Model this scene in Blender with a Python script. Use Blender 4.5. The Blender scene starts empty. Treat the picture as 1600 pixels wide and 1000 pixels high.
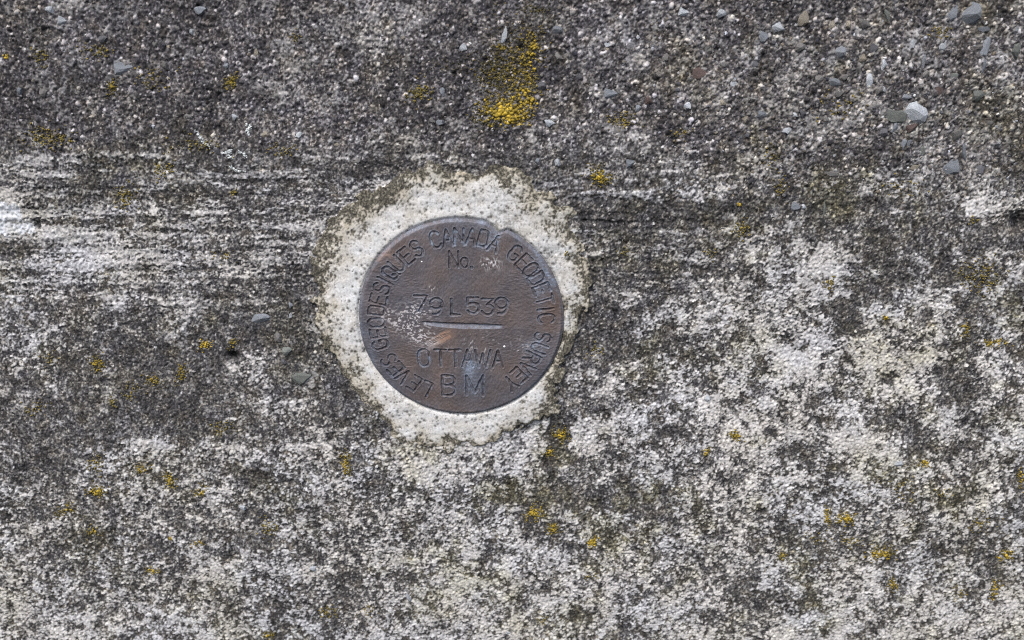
import bpy, math
import numpy as np
from mathutils import Vector

rng = np.random.default_rng(7)
scn = bpy.context.scene
col = scn.collection

# ------------------------------------------------------------------ camera
PITCH = math.radians(18.0)          # looking slightly down on the wall face
FPX = 1385.6                        # focal length in photo pixels (1600 wide)
DEPTH = 0.385                       # metres from lens to the disc
R_AX = np.array([1.0, 0.0, 0.0])
F_AX = np.array([0.0, math.cos(PITCH), -math.sin(PITCH)])
U_AX = np.array([0.0, math.sin(PITCH), math.cos(PITCH)])
def ray(u, v):
    return F_AX + (u - 800.0) / FPX * R_AX - (v - 500.0) / FPX * U_AX
CAM = np.array([0.0, -0.0025, 0.0]) - DEPTH * ray(720.5, 500.4)    # the disc's axis is the world origin
def at(u, v, y=0.0):
    """where on the wall plane a place seen at (u, v) in the photo lies"""
    r = ray(u, v)
    p = CAM + r * ((y - CAM[1]) / r[1])
    return p[0], p[2]
def project(x, y, z):
    dx, dy, dz = x - CAM[0], y - CAM[1], z - CAM[2]
    d = dy * F_AX[1] + dz * F_AX[2]
    return 800 + FPX * dx / d, 500 - FPX * (dy * U_AX[1] + dz * U_AX[2]) / d
PX = DEPTH / FPX                    # metres per photo pixel at the disc

cd = bpy.data.cameras.new('camera')
cam = bpy.data.objects.new('camera', cd)
col.objects.link(cam)
cam.location = CAM
cam.rotation_euler = (math.radians(90) - PITCH, 0, 0)
cd.sensor_width = 36.0
cd.lens = 18.0 * FPX / 800.0
cd.clip_start = 0.01
cd.clip_end = 100.0
cd.dof.use_dof = True
cd.dof.focus_distance = DEPTH
cd.dof.aperture_fstop = 8.0
scn.camera = cam

# ------------------------------------------------------------------ light
SUN_EL, SUN_AZ = math.radians(58), math.radians(205)    # overcast: broad soft sun, high, from the front left
w = bpy.data.worlds.new("World")
scn.world = w
w.use_nodes = True
nt = w.node_tree
bg = nt.nodes['Background']
sky = nt.nodes.new('ShaderNodeTexSky')
sky.sky_type = 'NISHITA'
sky.sun_disc = False
sky.sun_elevation = SUN_EL
sky.sun_rotation = SUN_AZ
sky.air_density = 1.0
sky.dust_density = 4.0
nt.links.new(sky.outputs[0], bg.inputs['Color'])
bg.inputs['Strength'].default_value = 0.12
sl = bpy.data.lights.new('sun', 'SUN')
sl.energy = 1.5
sl.angle = math.radians(16)
sl.color = (1.0, 0.98, 0.95)
so = bpy.data.objects.new('sun', sl)
col.objects.link(so)
# Nishita: rotation 0 puts the sun at +Y and turns clockwise
sd = Vector((math.sin(SUN_AZ) * math.cos(SUN_EL), math.cos(SUN_AZ) * math.cos(SUN_EL), math.sin(SUN_EL)))
so.rotation_euler = sd.to_track_quat('Z', 'Y').to_euler()
so.location = sd * 3
scn.view_settings.view_transform = 'Standard'
scn.view_settings.look = 'None'
scn.view_settings.gamma = 1.0
scn.view_settings.exposure = 0.72
scn.render.engine = 'CYCLES'
scn.cycles.use_denoising = False
scn.cycles.pixel_filter_type = 'BLACKMAN_HARRIS'
scn.cycles.filter_width = 1.1
scn.cycles.max_bounces = 4

# ------------------------------------------------------------------ helpers
def link(name, mesh, mat, parent=None):
    o = bpy.data.objects.new(name, mesh)
    col.objects.link(o)
    if mat is not None and not mesh.materials:
        mesh.materials.append(mat)
    if parent is not None:
        o.parent = parent
    return o

def tag(o, label=None, cat=None, group=None, kind=None):
    if label: o['label'] = label
    if cat: o['category'] = cat
    if group: o['group'] = group
    if kind: o['kind'] = kind
    return o

def np_mesh(name, co, faces, attrs=None, smooth=True):
    """a mesh from numpy arrays; faces is one (n,3) or (n,4) array or a list of such arrays"""
    if not isinstance(faces, list):
        faces = [faces]
    me = bpy.data.meshes.new(name)
    me.vertices.add(len(co))
    me.vertices.foreach_set('co', np.ascontiguousarray(co, dtype=np.float32).ravel())
    flat = np.concatenate([f.ravel() for f in faces]).astype(np.int32)
    tot = np.concatenate([np.full(len(f), f.shape[1], np.int32) for f in faces])
    start = np.concatenate([[0], np.cumsum(tot)[:-1]]).astype(np.int32)
    me.loops.add(len(flat))
    me.loops.foreach_set('vertex_index', flat)
    me.polygons.add(len(tot))
    me.polygons.foreach_set('loop_start', start)
    me.polygons.foreach_set('loop_total', tot)
    me.update(calc_edges=True)
    me.polygons.foreach_set('use_smooth', np.full(len(tot), smooth, dtype=bool))
    for k, a in (attrs or {}).items():
        if a.ndim == 2:
            at_ = me.attributes.new(k, 'FLOAT_COLOR', 'POINT')
            at_.data.foreach_set('color', np.ascontiguousarray(a, dtype=np.float32).ravel())
        else:
            at_ = me.attributes.new(k, 'FLOAT', 'POINT')
            at_.data.foreach_set('value', np.ascontiguousarray(a, dtype=np.float32))
    me.update()
    return me

def sub_mesh(name, co, quads, attrs, keep, smooth=True):
    """the part of a surface whose faces are in keep, as a mesh of its own"""
    q = quads[keep]
    used = np.zeros(len(co), bool)
    used[q.ravel()] = True
    new = np.cumsum(used) - 1
    return np_mesh(name, co[used], new[q], {k: a[used] for k, a in attrs.items()}, smooth)

def sstep(a, b, x):
    t = np.clip((x - a) / (b - a), 0, 1)
    return t * t * (3 - 2 * t)

def s2l(*c):
    """sRGB 0..255 to linear"""
    return tuple(((x / 255 + 0.055) / 1.055) ** 2.4 if x > 10 else x / 255 / 12.92 for x in c) + (1.0,)

def new_mat(name, rough=0.9, metallic=0.0, spec=0.3):
    m = bpy.data.materials.new(name)
    m.use_nodes = True
    n = m.node_tree.nodes
    b = n['Principled BSDF']
    b.inputs['Roughness'].default_value = rough
    b.inputs['Metallic'].default_value = metallic
    b.inputs['Specular IOR Level'].default_value = spec
    return m, m.node_tree, b

class NB:
    """small helper for building node trees"""
    def __init__(s, t): s.t = t
    def n(s, typ, **kw):
        x = s.t.nodes.new(typ)
        for k, v in kw.items(): setattr(x, k, v)
        return x
    def l(s, a, b): s.t.links.new(a, b)
    def attr(s, name):
        return s.n('ShaderNodeAttribute', attribute_name=name)
    def noise(s, scale, detail=3.0, rough=0.6, co=None):
        x = s.n('ShaderNodeTexNoise')
        x.inputs['Scale'].default_value = scale
        x.inputs['Detail'].default_value = detail
        x.inputs['Roughness'].default_value = rough
        if co is not None: s.l(co, x.inputs['Vector'])
        return x.outputs['Fac']
    def math(s, op, a, b=None, c=None, clamp=False):
        x = s.n('ShaderNodeMath', operation=op, use_clamp=clamp)
        for i, v in enumerate((a, b, c)):
            if v is None: continue
            if isinstance(v, (int, float)): x.inputs[i].default_value = v
            else: s.l(v, x.inputs[i])
        return x.outputs[0]
    def ramp(s, fac, stops):
        x = s.n('ShaderNodeValToRGB')
        e = x.color_ramp.elements
        while len(e) < len(stops): e.new(0.5)
        for el, (p, c) in zip(e, stops):
            el.position = p; el.color = c
        s.l(fac, x.inputs[0])
        return x.outputs[0]
    def mix(s, fac, a, b, blend='MIX'):
        x = s.n('ShaderNodeMix', data_type='RGBA', blend_type=blend)
        for sock, v in ((x.inputs[0], fac), (x.inputs[6], a), (x.inputs[7], b)):
            if isinstance(v, (int, float)): sock.default_value = v
            elif isinstance(v, tuple): sock.default_value = v
            else: s.l(v, sock)
        return x.outputs[2]

# ------------------------------------------------------------------ the wall face as one relief, split into what it is made of
STEP = 0.00042
XS = np.arange(-0.238, 0.288, STEP)
ZS = np.arange(-0.172, 0.160, STEP)
NX, NZ = len(XS), len(ZS)
X, Z = np.meshgrid(XS, ZS)                       # rows go up the wall
U, V = project(X, np.zeros_like(X), Z)           # where each point of the wall is seen in the photo
_fx = np.fft.rfftfreq(NX)[None, :]
_fz = np.fft.fftfreq(NZ)[:, None]
CELL = PX / STEP                                 # grid cells per photo pixel
def field(sx, sz=None, seed=0):
    """smooth random field, feature size in photo pixels, mean 0, deviation 1"""
    sz = sx if sz is None else sz
    r = np.random.default_rng(1000 + seed)
    f = np.fft.rfft2(r.standard_normal((NZ, NX)))
    f *= np.exp(-2 * np.pi ** 2 * ((_fx * sx * CELL) ** 2 + (_fz * sz * CELL) ** 2))
    n = np.fft.irfft2(f, s=(NZ, NX))
    n -= n.mean()
    return n / n.std()
def band(s, seed=0, sx=1.0):
    a = field(s * sx, s, seed) - 0.8 * field(s * 2 * sx, s * 2, seed)
    return a / a.std()
def norm(a): return (a - a.mean()) / a.std()
def blob(x, y, rx, ry=None, rot=0.0):
    ry = rx if ry is None else ry
    c, s = math.cos(rot), math.sin(rot)
    dx, dy = U - x, V - y
    return np.exp(-(((dx * c + dy * s) / rx) ** 2 + ((-dx * s + dy * c) / ry) ** 2))

# how much pale lichen covers the wall, in cells of 40 photo pixels (0 none, 9 all)
COVER = """
3343323233234333321222333333433333333334
3243222222234343332222232333333333342344
2222222323344343222222232233333333333334
3223322233233332222222232223433333333344
2322322323233222233222232223333444533334
2222222332223333333333323332333433333333
3444323222232322332222233334444333333333
3332232233344433333322234453333333333332
9443343444434455555542222222332223332366
6666545444444555555533333333445433333322
4556555444555555555533333445456555443344
4544444333333555555533334446667765454633
3332333333324455555554333455666756765443
4443222222323455555554433445577765785334
4533222229523455555553334455577656676565
3333322334544345555544335556567765676676
3333234433456555555547677657776677557667
3324555556656545666654766646777666754677
3333444555356545665644465455576566566456
4454565545565545655544454457756555545454
5443344443444555555533445556665656455454
5544434456555665655665545656565454555444
6555545667555545666666555665465565666555
6566656656455555665765566665565566665666
7666566666656666666676676677657767676766
""".split()
cov = np.array([[int(c) for c in r] for r in COVER], float) / 9.0
def cover_at(u, v):
    a = np.clip(u / 40 - 0.5, 0, 38.999); b = np.clip(v / 40 - 0.5, 0, 23.999)
    i, j = a.astype(int), b.astype(int)
    p, q = a - i, b - j
    p = p * p * (3 - 2 * p); q = q * q * (3 - 2 * q)
    return (cov[j, i] * (1 - p) + cov[j, i + 1] * p) * (1 - q) + (cov[j + 1, i] * (1 - p) + cov[j + 1, i + 1] * p) * q

warp1, warp2 = field(22, seed=1), field(22, seed=2)
dens = cover_at(U + 14 * warp1, V + 14 * warp2)

# streaks left by the form boards, and other pale smears: x0, x1, y, half width, strength
for x0, x1, y, hw, st in ((30, 270, 243, 5, .35), (-40, 110, 268, 5, .3), (-40, 100, 288, 4, .3), (430, 480, 246, 4, .35),
                          (470, 640, 286, 5, .3), (290, 430, 331, 6, .3), (20, 200, 330, 6, .25), (440, 496, 410, 3, .6),
                          (30, 200, 372, 12, .25), (60, 230, 392, 10, .25), (20, 200, 415, 7, .25), (250, 420, 414, 6, .25),
                          (0, 120, 447, 6, .2), (350, 410, 426, 7, .3), (905, 1010, 302, 4, .4), (950, 1010, 350, 3, .3),
                          (870, 935, 365, 6, .25), (1518, 1592, 324, 3.2, .6), (1526, 1592, 333, 2.2, .5), (1534, 1592, 342, 3, .55), (1510, 1545, 318, 2.5, .4), (1400, 1440, 335, 3, .35),
                          (1110, 1250, 352, 4, .15), (190, 370, 690, 9, .25), (110, 190, 735, 12, .2), (570, 620, 640, 6, .25),
                          (400, 520, 888, 8, .2), (1480, 1590, 398, 6, .2), (1220, 1400, 425, 8, .15)):
    wob = y + 3.0 * warp1 + 0.6 * field(60, 8, 31)
    dens += 1.2 * st * np.exp(-((V - wob) / hw) ** 2) * sstep(x0 - 25, x0 + 25, U) * (1 - sstep(x1 - 25, x1 + 25, U))
for x, y, rx, ry, rot, st in ((243, 335, 6, 30, -.3, .4), (1135, 293, 48, 11, -.5, .5), (1200, 262, 26, 14, -.3, .2), (1160, 300, 20, 8, -.6, .2), (1145, 260, 60, 14, -.5, .15),
                              (60, 400, 20, 18, 0, .3), (590, 70, 35, 30, 0, .12), (1320, 190, 30, 20, 0, .2), (470, 165, 35, 20, 0, .15),
                              (310, 200, 22, 6, .7, .3), (405, 590, 14, 14, 0, .35), (365, 570, 12, 10, 0, .3), (985, 470, 12, 10, 0, .35),
                              (715, 718, 95, 32, 0, .5), (815, 705, 36, 34, 0, .45), (640, 705, 40, 22, .4, .3), (930, 690, 55, 40, 0, .18)):
    dens += st * blob(x, y, rx, ry, rot)
dark = np.zeros_like(U)
for x, y, rx, ry, rot, st in ((1375, 445, 28, 12, -.2, .6), (1325, 490, 22, 22, 0, .55), (1330, 515, 26, 12, -.4, .6), (1190, 572, 22, 26, .3, .5),
                              (1500, 612, 34, 34, 0, .5), (1520, 660, 24, 30, 0, .4), (1385, 590, 20, 8, -.4, .35), (950, 640, 24, 14, 0, .3),
                              (395, 742, 28, 18, .3, .6), (362, 556, 11, 7, 0, 1.4), (1590, 347, 14, 18, 0, 1.0), (55, 350, 5, 8, 0, .7),
                              (1255, 487, 12, 12, 0, .4), (520, 852, 30, 10, 0, .3), (360, 868, 14, 8, 0, .5), (535, 930, 40, 22, 0, .35),
                              (1010, 780, 60, 24, 0, .35), (880, 780, 80, 22, 0, .35), (1080, 870, 60, 26, 0, .2), (1230, 840, 60, 22, 0, .3),
                              (1165, 905, 26, 16, 0, .45), (1215, 940, 28, 18, 0, .35), (905, 965, 26, 14, 0, .4), (1130, 965, 40, 18, 0, .3),
                              (480, 440, 60, 40, 0, .3), (430, 560, 90, 50, .5, .25), (545, 600, 20, 34, -.6, .55), (600, 660, 22, 24, -.7, .45),
                              (250, 640, 110, 40, 0, .2), (270, 590, 90, 60, 0, .2), (900, 480, 26, 60, 0, .35), (1010, 328, 130, 12, 0, .4), (1240, 318, 150, 12, 0, .3), (930, 530, 40, 40, 0, .3),
                              (955, 350, 100, 16, 0, .35), (560, 268, 70, 14, 0, .3), (850, 258, 80, 16, 0, .3), (390, 800, 14, 9, 0, .5),
                              (1590, 745, 12, 20, 0, .4), (1400, 640, 24, 12, -.3, .3), (1045, 620, 34, 24, .4, .25)):
    dark += st * blob(x, y, rx, ry, rot)
srng = np.random.default_rng(77)
for _ in range(70):                                    # small dark hollows in the crust right of the disc and low down
    x, y = (srng.uniform(960, 1600), srng.uniform(400, 720)) if _ < 50 else (srng.uniform(380, 1600), srng.uniform(720, 980))
    dark += srng.uniform(.35, .8) * blob(x, y, srng.uniform(5, 15), srng.uniform(4, 10), srng.uniform(-.8, .4))
# the dark wedge between the mortar and the pale crust right below the disc
def poly_sdf(pts, m):
    """signed distance in photo pixels to a closed outline (negative inside), only where m"""
    u, v = U[m], V[m]
    best = np.full(u.shape, 1e9); inside = np.zeros(u.shape, bool)
    n = len(pts)
    for i in range(n):
        ax, ay = pts[i]; bx, by = pts[(i + 1) % n]
        ex, ey = bx - ax, by - ay
        t = np.clip(((u - ax) * ex + (v - ay) * ey) / (ex * ex + ey * ey + 1e-9), 0, 1)
        best = np.minimum(best, (u - ax - t * ex) ** 2 + (v - ay - t * ey) ** 2)
        if ay != by:
            inside ^= ((ay > v) != (by > v)) & (u < (bx - ax) * (v - ay) / (by - ay) + ax)
    d = np.sqrt(best)
    out = np.full(U.shape, 1e3)
    out[m] = np.where(inside, -d, d)
    return out
wedge = poly_sdf([(848, 722), (860, 660), (878, 640), (896, 655), (890, 690), (872, 715), (874, 740), (862, 752)],
                 (U > 780) & (U < 960) & (V > 580) & (V < 820)) + 4 * field(5, seed=40)
dark += 0.6 * (1 - sstep(-5, 6, wedge))
dens = np.clip(np.clip(dens, 0, .88) - dark * 0.9, 0.0, 1.0) ** 1.35

# grain of the crust: streaked beside the disc, rounder and lumpier low down, gritty above
streak = np.clip(sstep(205, 260, V) * (1 - sstep(410, 520, V)) * (1 - 0.75 * sstep(900, 1200, U)), 0, 1)
streak = np.maximum(streak, 0.15 * sstep(500, 620, V) * (1 - sstep(300, 700, U)))
lump = sstep(560, 800, V)
upper = 1 - sstep(195, 265, V + 10 * warp2 - 40 * sstep(1050, 1250, U))
g_round = norm(0.8 * field(0.9, seed=3) + 0.7 * field(1.8, seed=4) + 0.5 * field(4.2, seed=5) + 0.55 * field(9, seed=6) + 0.5 * field(20, seed=16))
g_lump = norm(0.80 * field(0.9, seed=7) + 0.80 * field(1.8, seed=17) + 0.5 * field(4.0, seed=18) + 0.42 * field(9, seed=8) + 0.25 * field(19, seed=9))
g_strk = norm(0.95 * field(1.0, 0.8, 10) + 0.6 * field(2.4, 1.3, 14) + 0.55 * field(8, 1.8, 11) + 0.65 * field(34, 2.6, 12) + 0.5 * field(80, 3.4, 13) + .25 * field(16, seed=19))
g = g_round * (1 - lump) + g_lump * lump
g = norm(g * (1 - streak) + g_strk * streak)
cdf = 0.5 * (1 + np.tanh(0.8 * g))
crust = sstep(-0.20, 0.20, (dens * 0.97 - 0.05) - (1 - cdf))

# relief
fine = band(1.5, 20)
H = 0.0007 * field(70, seed=21) + 0.00022 * field(20, seed=22) + 0.00011 * fine
H += 0.00013 * streak * (field(45, 3.4, 23) + 0.6 * field(22, 2.2, 24))
H += crust * (0.00026 + 0.00005 * band(1.8, 25) + 0.00009 * band(1.1, 38) + 0.00006 * lump)
H -= 0.0009 * np.clip(dark, 0, 1.2) * (0.5 + 0.5 * lump)
seam_v = 345 + 3.0 * field(60, seed=33) + 0.008 * (U - 900)
seam = np.exp(-((V - seam_v) / 2.4) ** 2) * sstep(868, 900, U) * (1 - sstep(1010, 1200, U)) * (0.55 + .35 * field(14, seed=34))
dark += .8 * np.clip(seam, 0, 1)
H -= 0.0007 * np.clip(seam, 0, 1.2)
H -= 0.0030 * (blob(362, 556, 8, 5) + blob(1592, 347, 12, 16) + 0.3 * blob(55, 350, 5, 8))
# the scraped upper face lies a little deeper than the board-marked band
H -= 0.0007 * upper

# stones big enough to pick out: u, v, width, height, kind, turn
STONES = ((95, 33, 13, 12, 'p', .3), (78, 16, 16, 8, 'p', 0), (187, 107, 30, 18, 'b', .1), (366, 183, 9, 8, 'p', 0), (466, 211, 9, 8, 'p', .4), (415, 211, 12, 9, 't', .2),
          (298, 51, 9, 8, 'p', 0), (723, 74, 12, 9, 'p', .2), (788, 54, 8, 19, 'p', .2), (558, 250, 13, 8, 'g', -.4), (688, 192, 12, 7, 'b', 0), (31, 143, 10, 9, 'b', .2),
          (398, 82, 7, 10, 't', 0), (352, 104, 9, 8, 'b', .6), (692, 145, 8, 12, 'b', -.4), (160, 62, 12, 9, 'd', 0), (310, 14, 14, 12, 'b', .3), (502, 45, 10, 9, 'd', .5),
          (1068, 19, 15, 10, 'p', .3), (871, 46, 12, 10, 'b', .1), (950, 70, 9, 8, 'p', 0), (1128, 22, 13, 11, 'p', .6), (1257, 29, 16, 17, 't', .2), (1218, 43, 18, 14, 'p', .4),
          (1195, 58, 13, 14, 'b', -.5), (1147, 130, 9, 13, 'p', .3), (952, 147, 20, 12, 'b', .2), (848, 135, 14, 10, 'd', .1), (1015, 158, 13, 10, 'r', .5), (1095, 115, 22, 16, 'r', -.3),
          (1359, 125, 8, 18, 'p', -.15), (1432, 175, 30, 24, 'p', .5), (1396, 180, 32, 22, 'n', .2), (1400, 199, 11, 14, 'b', .5), (1487, 260, 27, 22, 'b', .3), (1508, 240, 9, 24, 'b', -.2),
          (1495, 213, 22, 16, 'g', .7), (1532, 265, 15, 13, 'd', .1), (1230, 203, 13, 10, 'p', .5), (1243, 323, 14, 11, 'b', .1), (1256, 322, 7, 7, 'p', 0), (840, 252, 10, 8, 'b', .1),
          (872, 253, 9, 11, 'p', .2), (983, 255, 13, 11, 'b', 0), (1543, 74, 15, 24, 'b', .1), (1542, 103, 8, 16, 'b', .2), (1525, 24, 28, 26, 'b', .4), (1592, 82, 18, 20, 'n', .1),
          (1391, 22, 10, 18, 'n', -.3), (1354, 38, 22, 10, 'g', .3), (1303, 38, 9, 10, 't', .2), (1330, 38, 9, 9, 't', .5), (1366, 76, 14, 12, 'd', -.4), (1316, 83, 14, 13, 'b', .6),
          (1489, 118, 16, 8, 'n', 0), (1417, 152, 13, 7, 'b', .1), (1530, 151, 18, 14, 'n', .2), (1428, 261, 16, 9, 't', -.1), (1298, 271, 20, 8, 'g', .1), (1243, 179, 9, 6, 'p', .1),
          (1254, 177, 10, 10, 'd', 0), (860, 192, 18, 9, 'p', .1), (1382, 208, 14, 11, 'd', .2), (1423, 200, 16, 10, 'r', -.3), (1350, 92, 9, 10, 't', .3), (1428, 69, 9, 11, 'p', 0),
          (1383, 101, 9, 13, 'p', .2), (1251, 75, 14, 12, 'g', .4), (1305, 128, 15, 10, 'b', .3), (1381, 139, 9, 8, 'p', .2), (1421, 222, 6, 11, 'b', .1), (1412, 226, 9, 13, 'b', .4),
          (1441, 236, 7, 15, 'n', -.2), (1289, 325, 5, 20, 'n', 0), (1445, 100, 5, 18, 'b', .1), (1540, 45, 16, 9, 'b', 0), (1492, 20, 14, 20, 'b', .3),
          (410, 498, 34, 13, 'b', -.15), (448, 549, 15, 12, 'n', .1), (470, 588, 26, 20, 'n', .2), (436, 528, 14, 14, 'g', .4), (455, 477, 8, 8, 'b', .2), (454, 494, 5, 9, 'p', .3),
          (380, 793, 14, 9, 'p', .2), (638, 935, 7, 15, 'p', -.2), (1371, 812, 9, 14, 'b', -.2), (1106, 624, 9, 9, 'p', .3), (1403, 722, 15, 10, 'p', .1), (795, 990, 15, 6, 'p', 0),
          (490, 888, 18, 9, 'p', .1), (444, 565, 8, 8, 'd', 0), (1365, 650, 8, 8, 'g', .2), (1320, 120, 9, 8, 'g', 0), (1180, 100, 10, 9, 'd', .2), (1110, 80, 9, 9, 'g', .2),
          (905, 120, 10, 8, 'd', .1), (1040, 90, 9, 10, 'g', .4), (997, 170, 8, 9, 'b', .2), (1190, 180, 14, 10, 'b', .4), (1130, 160, 9, 8, 't', .1))
# sand and fine gravel bedded in the surface: each grain a small rounded hump with a tone of its own
tone = 0.24 * field(0.75, seed=26) + 0.11 * field(2.2, seed=32) + 0.07 * field(7, seed=27)
cream = np.clip(.55 * field(20, seed=35) + .45 * field(9, seed=36) + .3 * field(45, seed=37), -1.5, 2.2)
for x, y, rx, ry, st in ((600, 65, 50, 45, 1.2), (470, 165, 40, 25, 1.1), (945, 95, 25, 45, .8), (1310, 185, 50, 40, .9), (1560, 200, 50, 70, 1.0), (1110, 190, 60, 60, .8), (95, 20, 70, 25, .8), (700, 120, 60, 70, -1.1), (960, 160, 60, 60, -.9), (180, 250, 80, 20, -.8), (560, 10, 50, 20, .7)):
    cream += st * blob(x, y, rx, ry)
tone += upper * (0.09 * cream - .05)
tone -= .12 * np.clip(dark, 0, 1) + .5 * (blob(362, 556, 9, 6) + .6 * blob(1594, 350, 10, 12) + .5 * blob(55, 350, 5, 9)) + .3 * np.clip(seam, 0, 1)
bump = np.zeros_like(H)
def grains(n, rmin, rmax, keep, light, hgt):
    gx = rng.integers(4, NX - 4, n); gz = rng.integers(4, NZ - 4, n)
    ok = rng.random(n) < keep[gz, gx]
    gx, gz = gx[ok], gz[ok]; n = len(gx)
    r = (rmin + (rmax - rmin) * rng.random(n) ** 2.2) * CELL
    asp = rng.uniform(0.65, 1.0, n); an = rng.uniform(0, np.pi, n)
    t = rng.normal(-0.04, 0.28, n) + .085 * cream[gz, gx] * upper[gz, gx] + np.where(rng.random(n) < light, rng.uniform(.3, .95, n), 0)
    k = int(math.ceil(rmax * CELL)) + 1
    ox, oz = rng.uniform(-.5, .5, n), rng.uniform(-.5, .5, n)
    for dz in range(-k, k + 1):
        for dx in range(-k, k + 1):
            px, pz = dx - ox, dz - oz
            a = (px * np.cos(an) + pz * np.sin(an)) / r
            b = (-px * np.sin(an) + pz * np.cos(an)) / (r * asp)
            q = 1 - a * a - b * b
            m = q > 0
            if not m.any(): continue
            ii, jj = np.clip(gz[m] + dz, 0, NZ - 1), np.clip(gx[m] + dx, 0, NX - 1)
            hh = hgt * r[m] * STEP * np.sqrt(q[m])
            win = hh > bump[ii, jj]
            bump[ii[win], jj[win]] = hh[win]
            tone[ii[win], jj[win]] = t[m][win]
sandy = np.clip(0.25 + 0.75 * upper, 0, 1) * (1 - 0.75 * crust * (1 - upper)) * (1 - 0.5 * lump)
grains(95000, 1.1, 2.6, sandy, 0.15, 0.6)
coarse = upper * (0.35 + 0.65 * sstep(850, 1150, U))
grains(22000, 2.2, 5.0, coarse, 0.18, 0.6)
for (u, v, w_, h_, _k, _r) in STONES:                  # the sand gives way round the bigger stones
    px, pz = at(u, v)
    i = int(round((pz - ZS[0]) / STEP)); j = int(round((px - XS[0]) / STEP)); k = int(max(w_, h_) * CELL) + 3
    sl_ = np.s_[max(i - k, 0):max(i + k + 1, 0), max(j - k, 0):max(j + k + 1, 0)]
    q = ((U[sl_] - u) / (w_ * .62)) ** 2 + ((V[sl_] - v) / (h_ * .62)) ** 2
    bump[sl_] *= sstep(.6, 1.3, q)
H += bump
crust_u = crust * (1 - 0.55 * upper) * (1 - 0.14 * streak)

# greenish growth
algae = np.clip(0.35 * field(30, seed=28) + 0.25 * field(8, seed=29) + 0.1 * field(2, seed=30), 0, 1)
zone = 0.35 + 0.65 * blob(760, 800, 240, 130) + 0.45 * blob(1500, 470, 250, 200) + 0.35 * blob(1250, 830, 300, 160) + 0.3 * blob(1300, 150, 300, 180)
zone += 0.7 * blob(940, 520, 60, 120)
algae = np.clip(algae * zone * 1.45 + .10 * lump + .10 * sstep(1000, 1300, U), 0, 1)

# ---- the mortar collar
COLLAR = [(692, 251), (698, 263), (710, 269), (740, 262), (770, 260), (797, 264), (815, 268), (827, 275), (836, 293), (847, 301), (860, 299), (866, 308),
          (872, 317), (885, 328), (899, 335), (890, 347), (896, 360), (902, 374), (912, 392), (920, 410), (926, 425), (929, 437), (924, 455), (920, 470), (911, 488),
          (905, 500), (896, 524), (888, 548), (882, 572), (876, 596), (870, 622), (862, 645), (846, 654), (826, 660), (809, 669), (794, 677), (784, 676), (770, 686), (752, 690),
          (740, 691), (724, 690), (711, 693), (707, 702), (697, 699), (692, 695), (670, 696), (650, 690), (638, 688), (626, 682), (616, 676), (600, 660), (590, 645), (569, 626),
          (556, 610), (548, 599), (538, 580), (526, 562), (512, 542), (505, 530), (497, 512), (493, 496), (494, 476), (492, 462), (496, 448), (489, 432), (488, 415), (494, 400), (500, 380),
          (506, 356), (518, 340), (530, 329), (550, 316), (569, 302), (590, 296), (605, 287), (620, 278), (632, 269), (650, 266), (664, 257), (672, 253), (680, 258)]
near = (U > 430) & (U < 990) & (V > 190) & (V < 760)
msd = poly_sdf(COLLAR, near) + 3.5 * field(7, seed=41) + 2.0 * field(2.5, seed=42)
mortar = 1 - sstep(-1.6, 1.6, msd)
inner = np.clip(-msd, 0, 200)
disc_r = np.sqrt(X ** 2 + Z ** 2)
# old algae and grime creep in from the collar's edge, most on the upper left, the top and the right
ang = np.arctan2(-(V - 492), U - 720)
reach = 30 + 32 * np.exp(-((ang - 2.2) / .6) ** 2) + 16 * np.exp(-((ang - 1.2) / .5) ** 2) + 14 * np.exp(-((ang + 0.45) / .45) ** 2) - 12 * np.exp(-((ang + 1.6) / .5) ** 2) \
        + 8 * np.exp(-((ang - 0.2) / .3) ** 2)
gm = norm(0.9 * field(0.9, seed=43) + 0.6 * field(2.2, seed=48) + 0.5 * field(5, seed=44) + 0.6 * field(14, seed=45))
pgm = 0.5 * (1 + np.tanh(0.8 * gm))
edge_p = np.clip(1.0 - (inner - 1) / np.maximum(reach * (1 + .3 * field(12, seed=52)), 6), 0, 1)
grime = sstep(-.22, .22, 0.80 * edge_p ** 0.95 - (1 - pgm) + 0.02)
# pits where air bubbles broke the mortar's skin
pit = np.zeros_like(H)
npit = 2900
pu, pv = rng.uniform(480, 935, npit), rng.uniform(245, 705, npit)
for x, y, r in zip(pu, pv, 0.9 + 1.9 * rng.random(npit) ** 3.0):
    px, pz = at(x, y)
    i = int(round((pz - ZS[0]) / STEP)); j = int(round((px - XS[0]) / STEP))
    k = int(r * CELL * 1.6) + 2
    s = np.s_[i - k:i + k + 1, j - k:j + k + 1]
    d2 = ((X[s] - px) ** 2 + (Z[s] - pz) ** 2) / (r * PX) ** 2
    pit[s] = np.maximum(pit[s], np.exp(-d2 ** 1.5))
pit *= (rng.random((NZ, NX)) * .3 + .7)
Hm = 0.0010 + 0.0005 * sstep(0, 30, inner) + 0.00015 * field(26, seed=46) + 0.00008 * field(7, 4, 49) + 0.000025 * band(1.6, 47) - 0.0002 * pit - 0.00012 * grime
Hm += 0.0008 * np.exp(-((ang - np.pi) / .3) ** 2) + 0.0008 * np.exp(-((ang + np.pi) / .3) ** 2) + 0.0006 * np.exp(-((ang - 1.0) / .35) ** 2)
# the mortar was pressed down round the disc's edge
RD = 0.0445
def nick(phi):
    """how far (as a share of the radius) the chipped edge of the disc is knocked in"""
    d = np.degrees((phi - math.radians(67.0) + np.pi) % (2 * np.pi) - np.pi)
    return 0.062 * np.where(d > 0, np.clip(1 - d / 8.5, 0, 1), np.clip(1 + d / 4.0, 0, 1)) ** 1.1
H = H * (1 - mortar) + (Hm + 0.3 * (0.0007 * field(70, seed=21))) * mortar

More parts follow.
